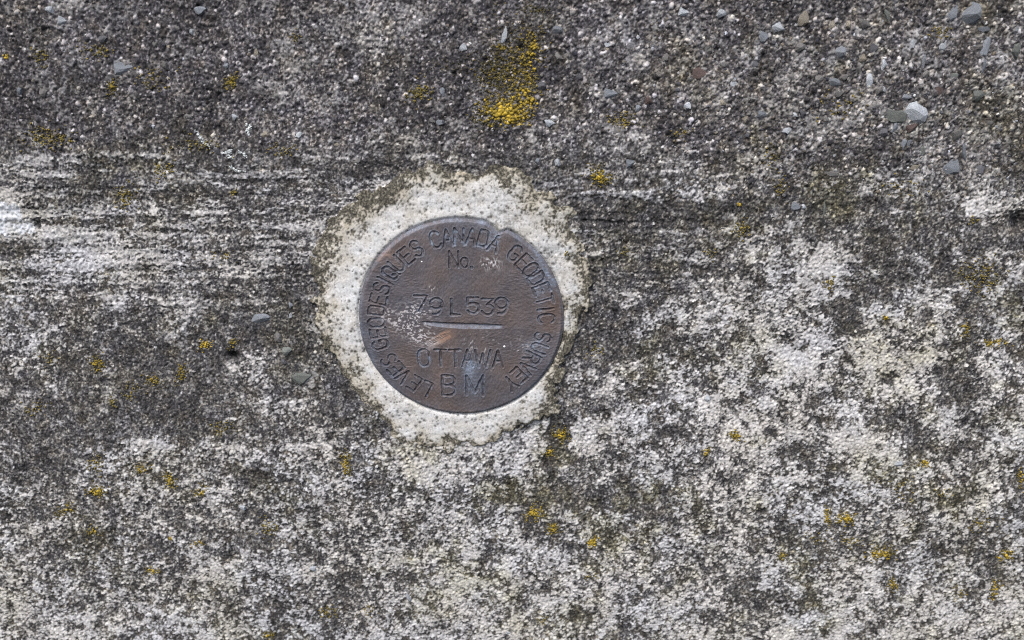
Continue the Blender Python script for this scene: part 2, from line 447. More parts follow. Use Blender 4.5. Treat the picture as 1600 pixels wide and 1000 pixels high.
# ---- pale patch of smeared mortar at the left edge
patch_sd = poly_sdf([(-80, 300), (-30, 306), (6, 313), (24, 319), (31, 333), (38, 340), (52, 344), (50, 362), (34, 362), (20, 370), (-6, 373), (-60, 366), (-90, 340)],
                    (U < 120) & (V > 250) & (V < 420)) + 3.2 * field(5, seed=50) + 2.0 * field(1.6, seed=51)
patch = 1 - sstep(-1.5, 1.5, patch_sd)
H += patch * (0.0002 - 0.5 * bump)

rd_here = RD * (1 - nick(np.arctan2(Z, X)))
H -= 0.0011 * np.exp(-((disc_r - rd_here) / 0.0008) ** 2)
H = np.where(disc_r < rd_here - 0.0007, -0.002, H)           # the seat under the disc
co = np.stack([X.ravel(), -H.ravel(), Z.ravel()], 1)
idx = np.arange(NX * NZ).reshape(NZ, NX)
quads = np.stack([idx[:-1, :-1], idx[:-1, 1:], idx[1:, 1:], idx[1:, :-1]], -1).reshape(-1, 4)
def fmean(a): return (a[:-1, :-1] + a[:-1, 1:] + a[1:, 1:] + a[1:, :-1]).ravel() / 4
look = np.stack([crust_u.ravel(), np.clip(0.5 + 0.5 * tone, 0, 1).ravel(), algae.ravel(), np.clip(upper, 0, 1).ravel()], 1)
mlook = np.stack([grime.ravel(), pit.ravel(), np.clip(edge_p, 0, 1).ravel(), patch.ravel()], 1)
f_mortar = fmean(mortar) > 0.5
f_patch = (fmean(patch) > 0.5) & ~f_mortar
f_crust = (fmean(crust_u) > 0.55) & (fmean(upper) < 0.5) & ~f_mortar & ~f_patch
f_wall = ~(f_mortar | f_patch | f_crust)

# ------------------------------------------------------------------ materials
def wall_material():
    m, t, b = new_mat('lichen covered concrete', 0.95, spec=0.15)
    q = NB(t)
    a = q.attr('look')
    sp = q.n('ShaderNodeSeparateColor'); q.l(a.outputs['Color'], sp.inputs[0])
    crust_, tone_, alg_ = sp.outputs[0], sp.outputs[1], sp.outputs[2]
    up_ = a.outputs['Alpha']
    tc = q.n('ShaderNodeTexCoord').outputs['Object']
    fine_ = q.noise(1400, 2, .6, tc)
    mid_ = q.noise(160, 3, .6, tc)
    big_ = q.noise(28, 4, .6, tc)
    tf = q.math('ADD', tone_, q.math('MULTIPLY', q.math('SUBTRACT', fine_, 0.5), 0.5))
    base = q.ramp(tf, [(0.14, s2l(24, 23, 24)), (0.42, s2l(61, 60, 61)), (0.57, s2l(88, 86, 86)), (0.75, s2l(148, 146, 143)), (0.95, s2l(208, 207, 205))])
    hue = q.ramp(mid_, [(0.3, (0.92, 0.95, 1.08, 1)), (0.5, (1, 1, 1, 1)), (0.70, (1.11, 1.02, .88, 1))])
    base = q.mix(0.8, base, hue, 'MULTIPLY')
    base = q.mix(q.math('MULTIPLY', alg_, 0.75), base, q.mix(1.0, base, (0.98, 0.95, 0.60, 1), 'MULTIPLY'))
    base = q.mix(up_, base, q.mix(1.0, base, (.985, .96, 1.01, 1), 'MULTIPLY'))
    cf = q.math('ADD', tone_, q.math('MULTIPLY', q.math('SUBTRACT', fine_, 0.5), 0.7))
    cr = q.ramp(cf, [(0.12, s2l(128, 127, 128)), (0.5, s2l(196, 195, 196)), (0.85, s2l(232, 232, 232))])
    crh = q.ramp(big_, [(0.35, (0.97, 0.99, 1.03, 1)), (0.5, (1, 0.99, .98, 1)), (0.64, (1.0, .975, .92, 1))])
    cr = q.mix(1.0, cr, crh, 'MULTIPLY')
    cr = q.mix(q.math('MULTIPLY', alg_, 0.6), cr, q.mix(1.0, cr, (0.86, 0.85, 0.66, 1), 'MULTIPLY'))
    k = q.math('ADD', crust_, q.math('MULTIPLY', q.math('SUBTRACT', fine_, 0.5), 0.35), clamp=True)
    q.l(q.mix(k, base, cr), b.inputs['Base Color'])
    bp = q.n('ShaderNodeBump'); bp.inputs['Strength'].default_value = 0.15; bp.inputs['Distance'].default_value = 0.0003
    q.l(fine_, bp.inputs['Height']); q.l(bp.outputs[0], b.inputs['Normal'])
    return m
def mortar_material(name, tint):
    m, t, b = new_mat(name, 0.9, spec=0.2)
    q = NB(t)
    a = q.attr('grime')
    sp = q.n('ShaderNodeSeparateColor'); q.l(a.outputs['Color'], sp.inputs[0])
    tc = q.n('ShaderNodeTexCoord').outputs['Object']
    fine_ = q.noise(1300, 2, .6, tc); mid_ = q.noise(120, 4, .6, tc); big_ = q.noise(25, 3, .6, tc)
    base = q.ramp(fine_, [(0.3, s2l(190, 189, 188)), (0.5, s2l(217, 217, 217)), (0.7, s2l(234, 235, 236))])
    base = q.mix(1.0, base, q.ramp(mid_, [(0.34, (0.86, 0.84, 0.79, 1)), (0.5, (1, 1, 1, 1)), (0.68, (.95, .985, 1.02, 1))]), 'MULTIPLY')
    base = q.mix(1.0, base, tint, 'MULTIPLY')
    tan = q.mix(q.math('MULTIPLY', sp.outputs[2], 1.0, clamp=True), base, q.mix(1.0, base, (0.76, 0.70, 0.57, 1), 'MULTIPLY'))
    gr = q.ramp(fine_, [(0.3, s2l(44, 43, 40)), (0.5, s2l(88, 85, 76)), (0.7, s2l(140, 135, 120))])
    c = q.mix(sp.outputs[0], tan, gr)
    c = q.mix(q.math('MULTIPLY', sp.outputs[1], 1.0, clamp=True), c, s2l(56, 54, 51))  # dark colour in the pits stands in for the shade of deeper holes
    q.l(c, b.inputs['Base Color'])
    bp = q.n('ShaderNodeBump'); bp.inputs['Strength'].default_value = 0.15; bp.inputs['Distance'].default_value = 0.0002
    q.l(fine_, bp.inputs['Height']); q.l(bp.outputs[0], b.inputs['Normal'])
    return m
M_WALL = wall_material()
M_MORTAR = mortar_material('set mortar', (.98, .97, .945, 1))
M_PATCH = mortar_material('smeared mortar', (.97, 1.0, 1.04, 1))

# the wall: the relief in front, a plainer continuation round it, and the body behind
wall_me = sub_mesh('concrete_wall', co, quads, {'look': look}, f_wall)
wall = tag(link('concrete_wall', wall_me, M_WALL), 'weathered dark grey concrete wall face with sandy gravel showing and faint board marks', 'wall')
ax = np.arange(-0.9, 0.9001, 0.004); az = np.arange(-0.6, 0.6001, 0.004)
AX, AZ = np.meshgrid(ax, az)
arng = np.random.default_rng(5)
ah = arng.standard_normal(AX.shape)
for _ in range(2): ah = (ah + np.roll(ah, 1, 0) + np.roll(ah, 1, 1) + np.roll(ah, (1, 1), (0, 1))) / 3
inside = (AX > XS[0] + .006) & (AX < XS[-1] - .006) & (AZ > ZS[0] + .006) & (AZ < ZS[-1] - .006)
ay = -(0.0003 * ah) + np.where(inside, 0.012, 0.0016)
aco = np.stack([AX.ravel(), ay.ravel(), AZ.ravel()], 1)
ai = np.arange(AX.size).reshape(AX.shape)
aq = np.stack([ai[:-1, :-1], ai[:-1, 1:], ai[1:, 1:], ai[1:, :-1]], -1).reshape(-1, 4)
AU, AV = project(AX, np.zeros_like(AX), AZ)
acr = np.clip(cover_at(np.clip(AU, 40, 1560), np.clip(AV, 40, 960)) + 0.28 * ah, 0, 1)
alook = np.stack([acr.ravel(), (0.5 + .1 * arng.standard_normal(AX.size)), np.clip(.3 * ah, 0, 1).ravel(), (AV < 220).astype(float).ravel()], 1)
rim_i = np.concatenate([ai[0, :], ai[1:, -1], ai[-1, -2::-1], ai[-2:0:-1, 0]])
back = aco[rim_i].copy(); back[:, 1] = 0.2
nb = len(rim_i); b0 = len(aco)
j = np.arange(nb); j2 = (j + 1) % nb
side = np.stack([rim_i[j2], rim_i[j], b0 + j, b0 + j2], 1)
cen = np.array([[0, 0.2, 0]]); c0 = b0 + nb
capf = np.stack([np.full(nb, c0), b0 + j2, b0 + j], 1)
aco2 = np.concatenate([aco, back, cen])
alook2 = np.concatenate([alook, np.full((nb + 1, 4), .4)])
body = link('wall_body', np_mesh('wall_body', aco2, [aq, side, capf], {'look': alook2}), M_WALL, wall)

crust_me = sub_mesh('pale_lichen_crust', co, quads, {'look': look}, f_crust)
tag(link('pale_lichen_crust', crust_me, M_WALL), 'pale grey crusty lichen spreading in blotches and streaks over the concrete', 'lichen', kind='stuff')
collar = tag(link('mortar_collar', sub_mesh('mortar_collar', co, quads, {'grime': mlook}, f_mortar), M_MORTAR),
             'ragged ring of pale pitted mortar around the bronze disc', 'mortar')
plook = mlook.copy(); plook[:, 0] = (sstep(.25, .6, (1 - cdf) + .5 * np.exp(-np.clip(-patch_sd, 0, 99) / 8) - .5) * .8).ravel(); plook[:, 1] *= 0; plook[:, 2] = 0
tag(link('mortar_patch', sub_mesh('mortar_patch', co, quads, {'grime': plook}, f_patch), M_PATCH),
    'whitish smear of mortar at the left edge of the wall', 'mortar')

def height(x, z):
    i = int(np.clip(round((z - ZS[0]) / STEP), 0, NZ - 1)); k = int(np.clip(round((x - XS[0]) / STEP), 0, NX - 1))
    return H[i, k]

# ------------------------------------------------------------------ stones bedded in the concrete
def stone_material(name, c1, c2, c3=None):
    m, t, b = new_mat(name, 0.75, spec=0.35)
    q = NB(t)
    tc = q.n('ShaderNodeTexCoord').outputs['Object']
    inf = q.n('ShaderNodeObjectInfo')
    off = q.n('ShaderNodeVectorMath', operation='ADD')
    q.l(tc, off.inputs[0]); q.l(inf.outputs['Random'], off.inputs[1])
    f = q.noise(500, 4, .7, off.outputs[0])
    c = q.ramp(f, [(0.3, c1), (0.6, c2), (0.78, c3 or c2)])
    dirt = q.ramp(q.noise(1100, 3, .7, off.outputs[0]), [(0.34, s2l(120, 116, 110)), (0.54, (1, 1, 1, 1))])
    c = q.mix(0.85, c, dirt, 'MULTIPLY')
    film = q.ramp(q.noise(420, 4, .75, off.outputs[0]), [(0.44, (0, 0, 0, 1)), (0.62, (.8, .8, .8, 1))])
    c = q.mix(film, c, q.mix(q.noise(1300, 2, .6, tc), s2l(60, 58, 57), s2l(128, 124, 118)))
    v = q.math('MULTIPLY_ADD', inf.outputs['Random'], 0.5, 0.75)
    hs = q.n('ShaderNodeHueSaturation'); q.l(v, hs.inputs['Value']); q.l(c, hs.inputs['Color'])
    q.l(hs.outputs[0], b.inputs['Base Color'])
    bp = q.n('ShaderNodeBump'); bp.inputs['Strength'].default_value = 0.5; bp.inputs['Distance'].default_value = 0.0004
    q.l(f, bp.inputs['Height']); q.l(bp.outputs[0], b.inputs['Normal'])
    return m
SM = {'b': stone_material('blue grey stone', s2l(106, 113, 123), s2l(148, 157, 168), s2l(180, 188, 197)),
      'p': stone_material('pale stone', s2l(176, 184, 194), s2l(212, 220, 228), s2l(234, 238, 242)),
      'g': stone_material('grey stone', s2l(92, 92, 93), s2l(130, 129, 128), s2l(156, 154, 150)),
      'd': stone_material('dark stone', s2l(62, 65, 74), s2l(92, 96, 106), s2l(112, 116, 126)),
      'r': stone_material('reddish stone', s2l(84, 66, 64), s2l(108, 86, 82), s2l(126, 104, 98)),
      't': stone_material('tan stone', s2l(130, 122, 108), s2l(172, 165, 150), s2l(196, 190, 178)),
      'n': stone_material('greenish grey stone', s2l(96, 104, 100), s2l(130, 138, 134), s2l(160, 166, 164))}

def ico_sphere():
    p = (1 + 5 ** .5) / 2
    v = [(-1, p, 0), (1, p, 0), (-1, -p, 0), (1, -p, 0), (0, -1, p), (0, 1, p), (0, -1, -p), (0, 1, -p), (p, 0, -1), (p, 0, 1), (-p, 0, -1), (-p, 0, 1)]
    f = [(0, 11, 5), (0, 5, 1), (0, 1, 7), (0, 7, 10), (0, 10, 11), (1, 5, 9), (5, 11, 4), (11, 10, 2), (10, 7, 6), (7, 1, 8), (3, 9, 4), (3, 4, 2), (3, 2, 6), (3, 6, 8), (3, 8, 9), (4, 9, 5), (2, 4, 11), (6, 2, 10), (8, 6, 7), (9, 8, 1)]
    v = np.array(v, float); v /= np.linalg.norm(v, axis=1)[:, None]
    return v, np.array(f)
ICO_V, ICO_F = ico_sphere()
def subdiv(v, f):
    v = list(map(tuple, v)); cache = {}; out = []
    def mid(a, b):
        k = (min(a, b), max(a, b))
        if k not in cache:
            m = (np.array(v[a]) + np.array(v[b])); m /= np.linalg.norm(m); v.append(tuple(m)); cache[k] = len(v) - 1
        return cache[k]
    for a, b, c in f:
        d, e, g_ = mid(a, b), mid(b, c), mid(c, a)
        out += [(a, d, g_), (d, b, e), (g_, e, c), (d, e, g_)]
    return np.array(v), np.array(out)
ICO1_V, ICO1_F = subdiv(ICO_V, ICO_F)

# a family of broken and water-worn pebble shapes, shared between the stones; each unit sized, lying in the wall plane
def stone_shape(k):
    r = np.random.default_rng(300 + k)
    v = ICO1_V.copy()
    for _ in range(11):                                  # knock flats off
        d = r.standard_normal(3); d /= np.linalg.norm(d)
        lim = r.uniform(0.45, 0.85)
        s = v @ d
        v -= np.clip(s - lim, 0, None)[:, None] * d
    v *= 1 + 0.05 * r.standard_normal((len(v), 1))
    return v
SHAPES = [stone_shape(k) for k in range(14)]
stone_cache = {}
def stone(u, v, w_, h_, key, rot=0.0, depth=0.2):
    if w_ >= 18 and h_ >= 11: depth = 0.30              # the big ones are worn flush
    x, z = at(u, v, -0.0003)
    k = int(rng.integers(0, len(SHAPES)))
    if (k, key) not in stone_cache:
        stone_cache[(k, key)] = np_mesh('stone', SHAPES[k], ICO1_F, smooth=False)
        stone_cache[(k, key)].materials.append(SM[key])
    o = bpy.data.objects.new('stone', stone_cache[(k, key)])
    col.objects.link(o)
    a, b = w_ * PX * 0.72, h_ * PX * 0.72 / math.cos(PITCH)
    d = min(a, b) * 0.8
    o.location = (x, -height(x, z) + d * depth, z)
    o.rotation_euler = (0, rot, 0)
    o.scale = (a, d, b)
    o.parent = wall
    return o
for s in STONES:
    stone(*s)
# more stones of about ten pixels, thickest on the scraped upper right of the wall
n = 0
while n < 60:
    u, v = rng.uniform(0, 1600), rng.uniform(0, 235)
    if rng.random() > (0.18 + 0.82 * (u > 1040)) or (735 < u < 860 and 60 < v < 205): continue
    s = rng.uniform(7.5, 13)
    stone(u, v, s, s * rng.uniform(.6, 1), rng.choice(list('ggdbtpgnr'), p=[.25, .25, .16, .06, .16, .05, .05, .005, .015]), rng.uniform(-1.5, 1.5), rng.uniform(.25, .6))
    n += 1
# gravel too fine to pick apart singly: one mesh, stone by stone
def joined(items, V_, F_, name, mat, parent=None, smooth=False, tint=True):
    """items: (x, y, z, ax, ay, az, rot, shade) -> many small bodies in one mesh"""
    it = np.array(items)
    c, s = np.cos(it[:, 6]), np.sin(it[:, 6])
    sc = it[:, None, 3:6] * V_[None]
    x = sc[..., 0] * c[:, None] + sc[..., 2] * s[:, None]
    z = -sc[..., 0] * s[:, None] + sc[..., 2] * c[:, None]
    P = np.stack([x, sc[..., 1], z], -1) + it[:, None, 0:3]
    F = (F_[None] + (np.arange(len(it)) * len(V_))[:, None, None]).reshape(-1, 3)
    at_ = {'shade': np.repeat(it[:, 7], len(V_))}
    return link(name, np_mesh(name, P.reshape(-1, 3), F, at_, smooth), mat, parent)
def gravel_material():
    m, t, b = new_mat('fine gravel', 0.85, spec=0.25)
    q = NB(t)
    s = q.attr('shade').outputs['Fac']
    c = q.ramp(s, [(0.0, s2l(58, 58, 64)), (0.35, s2l(92, 91, 92)), (0.6, s2l(122, 118, 112)), (0.8, s2l(165, 165, 164)), (1.0, s2l(215, 217, 216))])
    tc = q.n('ShaderNodeTexCoord').outputs['Object']
    h = q.ramp(q.noise(300, 2, .5, tc), [(0.35, (.9, .96, 1.12, 1)), (0.5, (1, 1, 1, 1)), (0.68, (1.12, 1.0, .82, 1))])
    q.l(q.mix(1.0, c, h, 'MULTIPLY'), b.inputs['Base Color'])
    return m
items = []
while len(items) < 2600:
    u, v = rng.uniform(-40, 1640), rng.uniform(-40, 330)
    lim = 215 + 95 * (u > 1050)
    if v > lim or rng.random() > (0.3 + 0.7 * (u > 1020)): continue
    x, z = at(u, v)
    r = rng.uniform(1.8, 4.2) * PX
    items.append((x, -height(x, z) + r * .45, z, r, r * .8, r * rng.uniform(.6, 1), rng.uniform(0, 3.1), np.clip(rng.normal(.40, .24), 0, 1)))
tag(joined(items, ICO_V, ICO_F, 'gravel', gravel_material(), wall), kind='stuff')

# ------------------------------------------------------------------ lichens that grow in cushions
def lichen_material(name, lo, mid, hi):
    m, t, b = new_mat(name, 0.8, spec=0.2)
    q = NB(t)
    s = q.attr('shade').outputs['Fac']
    tc = q.n('ShaderNodeTexCoord').outputs['Object']
    f = q.math('ADD', s, q.math('MULTIPLY', q.math('SUBTRACT', q.noise(900, 2, .6, tc), .5), .4))
    q.l(q.ramp(f, [(0.1, lo), (0.5, mid), (0.95, hi)]), b.inputs['Base Color'])
    return m
M_YEL = lichen_material('golden lichen', s2l(68, 65, 46), s2l(132, 116, 50), s2l(202, 172, 62))
M_OLI = lichen_material('olive lichen', s2l(74, 70, 46), s2l(112, 102, 56), s2l(150, 132, 62))
M_WHI = lichen_material('chalky lichen', s2l(150, 156, 158), s2l(192, 198, 198), s2l(222, 226, 224))
HV = ICO1_V; HF = ICO1_F
def lichen(name, blobs, label, mat=M_YEL, group='golden lichen cushions on the concrete'):
    """blobs: (u, v, rx, ry, count, size in photo pixels, mean shade)"""
    it = []
    for (u, v, rx, ry, cnt, size, sh) in blobs:
        lob = rng.uniform(-.75, .75, (9, 2))            # a few growing centres, so the cushion is uneven
        for _ in range(int(cnt * 1.4)):
            c = lob[rng.integers(0, 9)]
            p = c * 1.25 + rng.standard_normal(2) * .40
            du, dv = p[0] * rx, p[1] * ry
            x, z = at(u + du, v + dv)
            edge = min(1.0, math.hypot(*p))
            r = size * (1.15 - .55 * edge) * rng.uniform(.55, 1.2) * PX * .5
            a = rng.uniform(.75, 1.2)
            it.append((x, -height(x, z) - r * .1, z, r * a, r * .8, r / a, rng.uniform(0, 3.1), np.clip(rng.normal(sh + .12 - .32 * edge, .2), 0, 1)))
    o = joined(it, ICO_V, ICO_F, name, mat, None, True)
    return tag(o, label, 'lichen', group)
Y = 'yellow_lichen'
lichen(Y, [(790, 178, 34, 20, 170, 6.5, .7), (822, 152, 26, 24, 170, 5.2, .55), (828, 92, 20, 46, 260, 4.2, .45), (836, 66, 14, 22, 80, 4.4, .5), (770, 115, 44, 38, 480, 3.0, .1), (805, 120, 44, 80, 620, 3.0, .25), (700, 105, 30, 20, 60, 2.6, .05),
           (755, 165, 16, 16, 90, 4.2, .4), (782, 75, 12, 10, 40, 3.6, .3), (765, 195, 24, 8, 60, 3.4, .2), (835, 14, 28, 12, 70, 3.2, .12)],
       'largest golden lichen, a long straggling cushion above the mortar collar')
for b_, l_ in (
    ([(943, 271, 17, 14, 150, 4.6, .4), (936, 276, 8, 6, 20, 6, .8)], 'round golden lichen cushion just right of the top of the mortar collar'),
    ([(360, 128, 11, 12, 70, 4, .4)], 'golden brown lichen tuft at upper left among dark sand'),
    ([(173, 135, 9, 14, 60, 3.8, .35)], 'upright golden lichen tuft below the flat blue grey stone at upper left'),
    ([(320, 541, 8, 9, 45, 4.2, .65)], 'small orange lichen tuft left of the mortar collar above the black pit'),
    ([(363, 535, 8, 8, 35, 3.8, .4)], 'faint golden lichen tuft directly above the black pit'),
    ([(150, 571, 14, 15, 70, 3.8, .4)], 'golden lichen tuft on the dark area nearest the left edge at mid height'),
    ([(242, 596, 14, 9, 60, 3.8, .45)], 'wide golden lichen tuft, left one of a close pair left of the disc'),
    ([(284, 585, 9, 14, 55, 3.8, .45)], 'tall golden lichen tuft, right one of a close pair left of the disc'),
    ([(220, 733, 12, 6, 40, 4, .5)], 'thin golden lichen tuft, topmost of the lower left cluster'),
    ([(266, 752, 9, 12, 60, 4.3, .5)], 'tall golden lichen tuft in the middle of the lower left cluster'),
    ([(316, 765, 9, 11, 50, 4.2, .5)], 'golden lichen tuft at the right end of the lower left cluster'),
    ([(152, 767, 13, 9, 70, 4.6, .55)], 'bright oval golden lichen tuft on white crust at lower left'),
    ([(106, 797, 15, 11, 70, 4.2, .4)], 'ring shaped golden lichen tuft with a dark middle at lower left'),
    ([(147, 830, 11, 9, 45, 4, .45)], 'golden lichen tuft lowest of the three along the lower left side'),
    ([(310, 846, 9, 4, 22, 4.2, .6), (268, 839, 4, 3, 10, 4.2, .6)], 'two little orange lichen dots side by side at lower left'),
    ([(239, 893, 12, 6, 35, 4.2, .55)], 'thin golden lichen streak nearest the bottom left corner'),
    ([(541, 723, 8, 15, 90, 4.6, .45)], 'tall golden brown lichen cushion below and left of the mortar collar'),
    ([(877, 680, 11, 11, 80, 4.6, .5)], 'golden lichen cushion in the dark wedge below and right of the collar'),
    ([(860, 708, 9, 7, 32, 4.6, .5)], 'sparse golden lichen dots lower in the dark wedge beside the collar'),
    ([(832, 801, 13, 11, 80, 4.8, .55)], 'golden lichen cushion, upper left of a pair below the disc'),
    ([(864, 823, 11, 9, 70, 4.6, .45)], 'golden lichen cushion, lower right of a pair below the disc'),
    ([(925, 847, 8, 7, 45, 5.2, .6)], 'small bright golden lichen knob right of the pair below the disc'),
    ([(1147, 681, 10, 7, 50, 4.8, .55)], 'golden lichen tuft in white crust right of the disc'),
    ([(1102, 706, 8, 7, 30, 4.2, .45)], 'small brownish golden lichen tuft below left of the tuft in white crust'),
    ([(1320, 806, 12, 10, 80, 5, .6)], 'bright oval golden lichen cushion on white crust at lower right'),
    ([(1292, 803, 5, 11, 40, 4.8, .6)], 'narrow golden lichen strip touching the left of the bright oval cushion'),
    ([(1377, 867, 18, 12, 130, 4.8, .5)], 'broad triangular golden lichen cushion at lower right'),
    ([(1395, 915, 10, 9, 60, 4.6, .35)], 'dull golden lichen patch under the broad triangular cushion'),
    ([(1222, 868, 9, 9, 45, 4.2, .35)], 'dull golden lichen tuft left of the broad triangular cushion'),
    ([(1442, 720, 8, 5, 28, 4.4, .6)], 'small orange lichen streak right of the bluish white stone'),
    ([(1555, 920, 8, 11, 60, 4.8, .5)], 'golden lichen cushion nearest the bottom right corner'),
    ([(1571, 867, 11, 8, 60, 4.6, .55), (1562, 873, 4, 3, 10, 5, .7)], 'slanting golden lichen strip near the lower right edge'),
    ([(1555, 537, 24, 6, 50, 4.2, .55)], 'scattered row of golden lichen dots near the right edge'),
    ([(1507, 512, 8, 12, 40, 4, .4)], 'golden lichen tuft left of the scattered row at the right edge'),
    ([(1385, 498, 4, 3, 12, 4.6, .65)], 'single orange lichen knob beside a black hollow right of the disc'),
    ([(1154, 319, 3.5, 3, 9, 4.4, .7)], 'tiny orange lichen knob on the smooth band right of the collar'),
    ([(1594, 747, 5, 12, 30, 4.4, .5)], 'golden lichen tuft cut by the right edge of the view'),
    ([(9, 88, 4, 3.5, 10, 4.6, .75)], 'tiny bright yellow lichen knob at the upper left edge'),
    ([(418, 993, 11, 5, 40, 4.4, .4)], 'dull golden lichen tuft cut by the bottom edge of the view')):
    lichen(Y, b_, l_)
# thin olive growth nobody could count
it = []
for (u, v, rx, ry, cnt) in ((75, 215, 34, 16, 150), (150, 80, 20, 10, 60), (62, 88, 12, 14, 50), (655, 145, 15, 13, 110), (258, 264, 15, 11, 70), (195, 308, 13, 17, 90), (365, 300, 6, 5, 20), (972, 188, 18, 12, 90),
                            (1160, 357, 12, 14, 60), (1530, 430, 30, 24, 170), (205, 615, 16, 16, 40), (176, 628, 6, 8, 20), (150, 725, 14, 13, 60), (421, 822, 11, 11, 70), (515, 957, 13, 7, 70),
                            (1298, 443, 7, 9, 40), (1520, 345, 8, 6, 20), (1410, 760, 20, 16, 40), (1530, 815, 20, 12, 50), (1500, 925, 12, 9, 40), (1330, 845, 22, 8, 50), (847, 970, 8, 8, 25),
                            (920, 900, 10, 6, 20), (1310, 165, 30, 20, 60), (1475, 50, 14, 8, 40), (1220, 290, 8, 16, 40), (240, 120, 30, 20, 60), (350, 400, 20, 10, 20), (460, 60, 10, 8, 15),
                            (310, 225, 40, 12, 60), (440, 235, 20, 10, 40), (1065, 210, 14, 8, 30), (75, 560, 14, 10, 25), (55, 640, 22, 14, 40), (350, 670, 16, 12, 40), (930, 550, 14, 10, 30), (1410, 290, 30, 10, 40),
                            (885, 395, 6, 4, 10), (975, 395, 8, 6, 20), (1110, 395, 10, 8, 20), (1205, 245, 10, 20, 30), (575, 955, 14, 8, 30), (1275, 840, 14, 8, 20), (1470, 770, 14, 10, 30)):
    for _ in range(cnt):
        x, z = at(u + rng.standard_normal() * rx * .62, v + rng.standard_normal() * ry * .62)
        r = rng.uniform(1.0, 1.9) * PX
        it.append((x, -height(x, z) - r * .1, z, r, r * .8, r * rng.uniform(.7, 1), rng.uniform(0, 3), np.clip(rng.normal(.5, .25), 0, 1)))
tag(joined(it, ICO_V, ICO_F, 'olive_lichen', M_OLI, None, True), 'thin specks of olive yellow lichen scattered over the concrete', 'lichen', kind='stuff')
# chalk white branching lichens
def branch(pts, cnt, size):
    out = []
    for (a, b_) in zip(pts[:-1], pts[1:]):
        for k in range(cnt):
            t = (k + rng.random()) / cnt
            out.append((a[0] + (b_[0] - a[0]) * t, a[1] + (b_[1] - a[1]) * t, 2.2, 2.2, 2, size, .6))
    return out
for pts, l_ in ((((305, 203), (312, 214), (318, 222), (330, 231)), 'slanting chalk white lichen branch, the leftmost at upper left'),
                (((384, 194), (391, 199), (385, 205), (389, 211)), 'curled chalk white lichen speck, the topmost at upper left'),
                (((347, 240), (356, 238), (361, 234), (357, 246), (366, 247)), 'star shaped chalk white lichen below the slanting branch'),
                (((372, 236), (381, 240), (384, 248)), 'hooked chalk white lichen right of the star shaped one'),
                (((361, 261), (367, 265), (384, 270)), 'thin chalk white lichen streak, the lowest of the upper left group')):
    lichen('white_lichen', branch(pts, 8, 4.0), l_, M_WHI, 'chalk white lichens at upper left')

# ------------------------------------------------------------------ the bronze bench mark disc
def arc(cx, cy, rx, ry, a0, a1, n=12):
    return [(cx + rx * math.cos(math.radians(a0 + (a1 - a0) * i / n)), cy + ry * math.sin(math.radians(a0 + (a1 - a0) * i / n))) for i in range(n + 1)]
h = .30
GLYPH = {   # single-stroke punch letters, height 1
    'A': [[(-h, -.5), (0, .5), (h, -.5)], [(-.19, -.14), (.19, -.14)]],
    'B': [[(-h, -.5), (-h, .5), (.04, .5)] + arc(.04, .26, .24, .24, 90, -90)[1:] + [(-h, .02)], [(.04, .02)] + arc(.04, -.24, .26, .26, 90, -90)[1:] + [(-h, -.5)]],
    'C': [arc(0, .2, h, .3, 25, 180) + arc(0, -.2, h, .3, 180, 335)],
    'D': [[(-h, -.5), (-h, .5), (0, .5)] + arc(0, .2, h, .3, 90, 0)[1:] + arc(0, -.2, h, .3, 0, -90) + [(-h, -.5)]],
    'E': [[(h, .5), (-h, .5), (-h, -.5), (h, -.5)], [(-h, .02), (.18, .02)]],
    'G': [arc(0, .2, h, .3, 25, 180) + arc(0, -.2, h, .3, 180, 360) + [(h, -.03), (.04, -.03)]],
    'I': [[(0, -.5), (0, .5)]],
    'L': [[(-.26, .5), (-.26, -.5), (.28, -.5)]],
    'M': [[(-.38, -.5), (-.38, .5), (0, -.35), (.38, .5), (.38, -.5)]],
    'N': [[(-h, -.5), (-h, .5), (h, -.5), (h, .5)]],
    'O': [arc(0, .2, h, .3, 0, 180) + arc(0, -.2, h, .3, 180, 360) + [(h, .2)]],
    'Q': [arc(0, .2, h, .3, 0, 180) + arc(0, -.2, h, .3, 180, 360) + [(h, .2)], [(.02, -.22), (.32, -.54)]],
    'R': [[(-h, -.5), (-h, .5), (.04, .5)] + arc(.04, .25, .25, .25, 90, -90)[1:] + [(-h, 0)], [(.02, 0), (h, -.5)]],
    'S': [arc(0, .25, .27, .25, 25, 270) + arc(0, -.25, .28, .25, 90, -155)[1:]],
    'T': [[(-.33, .5), (.33, .5)], [(0, .5), (0, -.5)]],
    'U': [[(-h, .5), (-h, -.2)] + arc(0, -.2, h, .3, 180, 360)[1:] + [(h, .5)]],
    'V': [[(-h, .5), (0, -.5), (h, .5)]],
    'W': [[(-.42, .5), (-.21, -.5), (0, .3), (.21, -.5), (.42, .5)]],
    'Y': [[(-h, .5), (0, .02), (h, .5)], [(0, .02), (0, -.5)]],
    'o': [arc(0, 0, .36, .5, 0, 360, 20)],
    '.': [arc(0, 0, .12, .12, 0, 360, 6)],
    '7': [[(-.4, .5), (.4, .5), (-.12, -.5)]],
    '9': [arc(0, .16, .38, .34, 0, 360, 18), arc(0, .16, .38, .66, 0, -88, 10) + [(-.2, -.5)]],
    '5': [[(.34, .5), (-.3, .5), (-.34, .08)] + arc(0, -.16, .38, .34, 125, -150, 14)],
    '3': [[(-.34, .5), (.34, .5), (-.02, .12)] + arc(0, -.18, .37, .32, 88, -160, 14)],
}
TEXT = []           # char, photo position, height in photo px, width factor, rotation (None: top points outward)
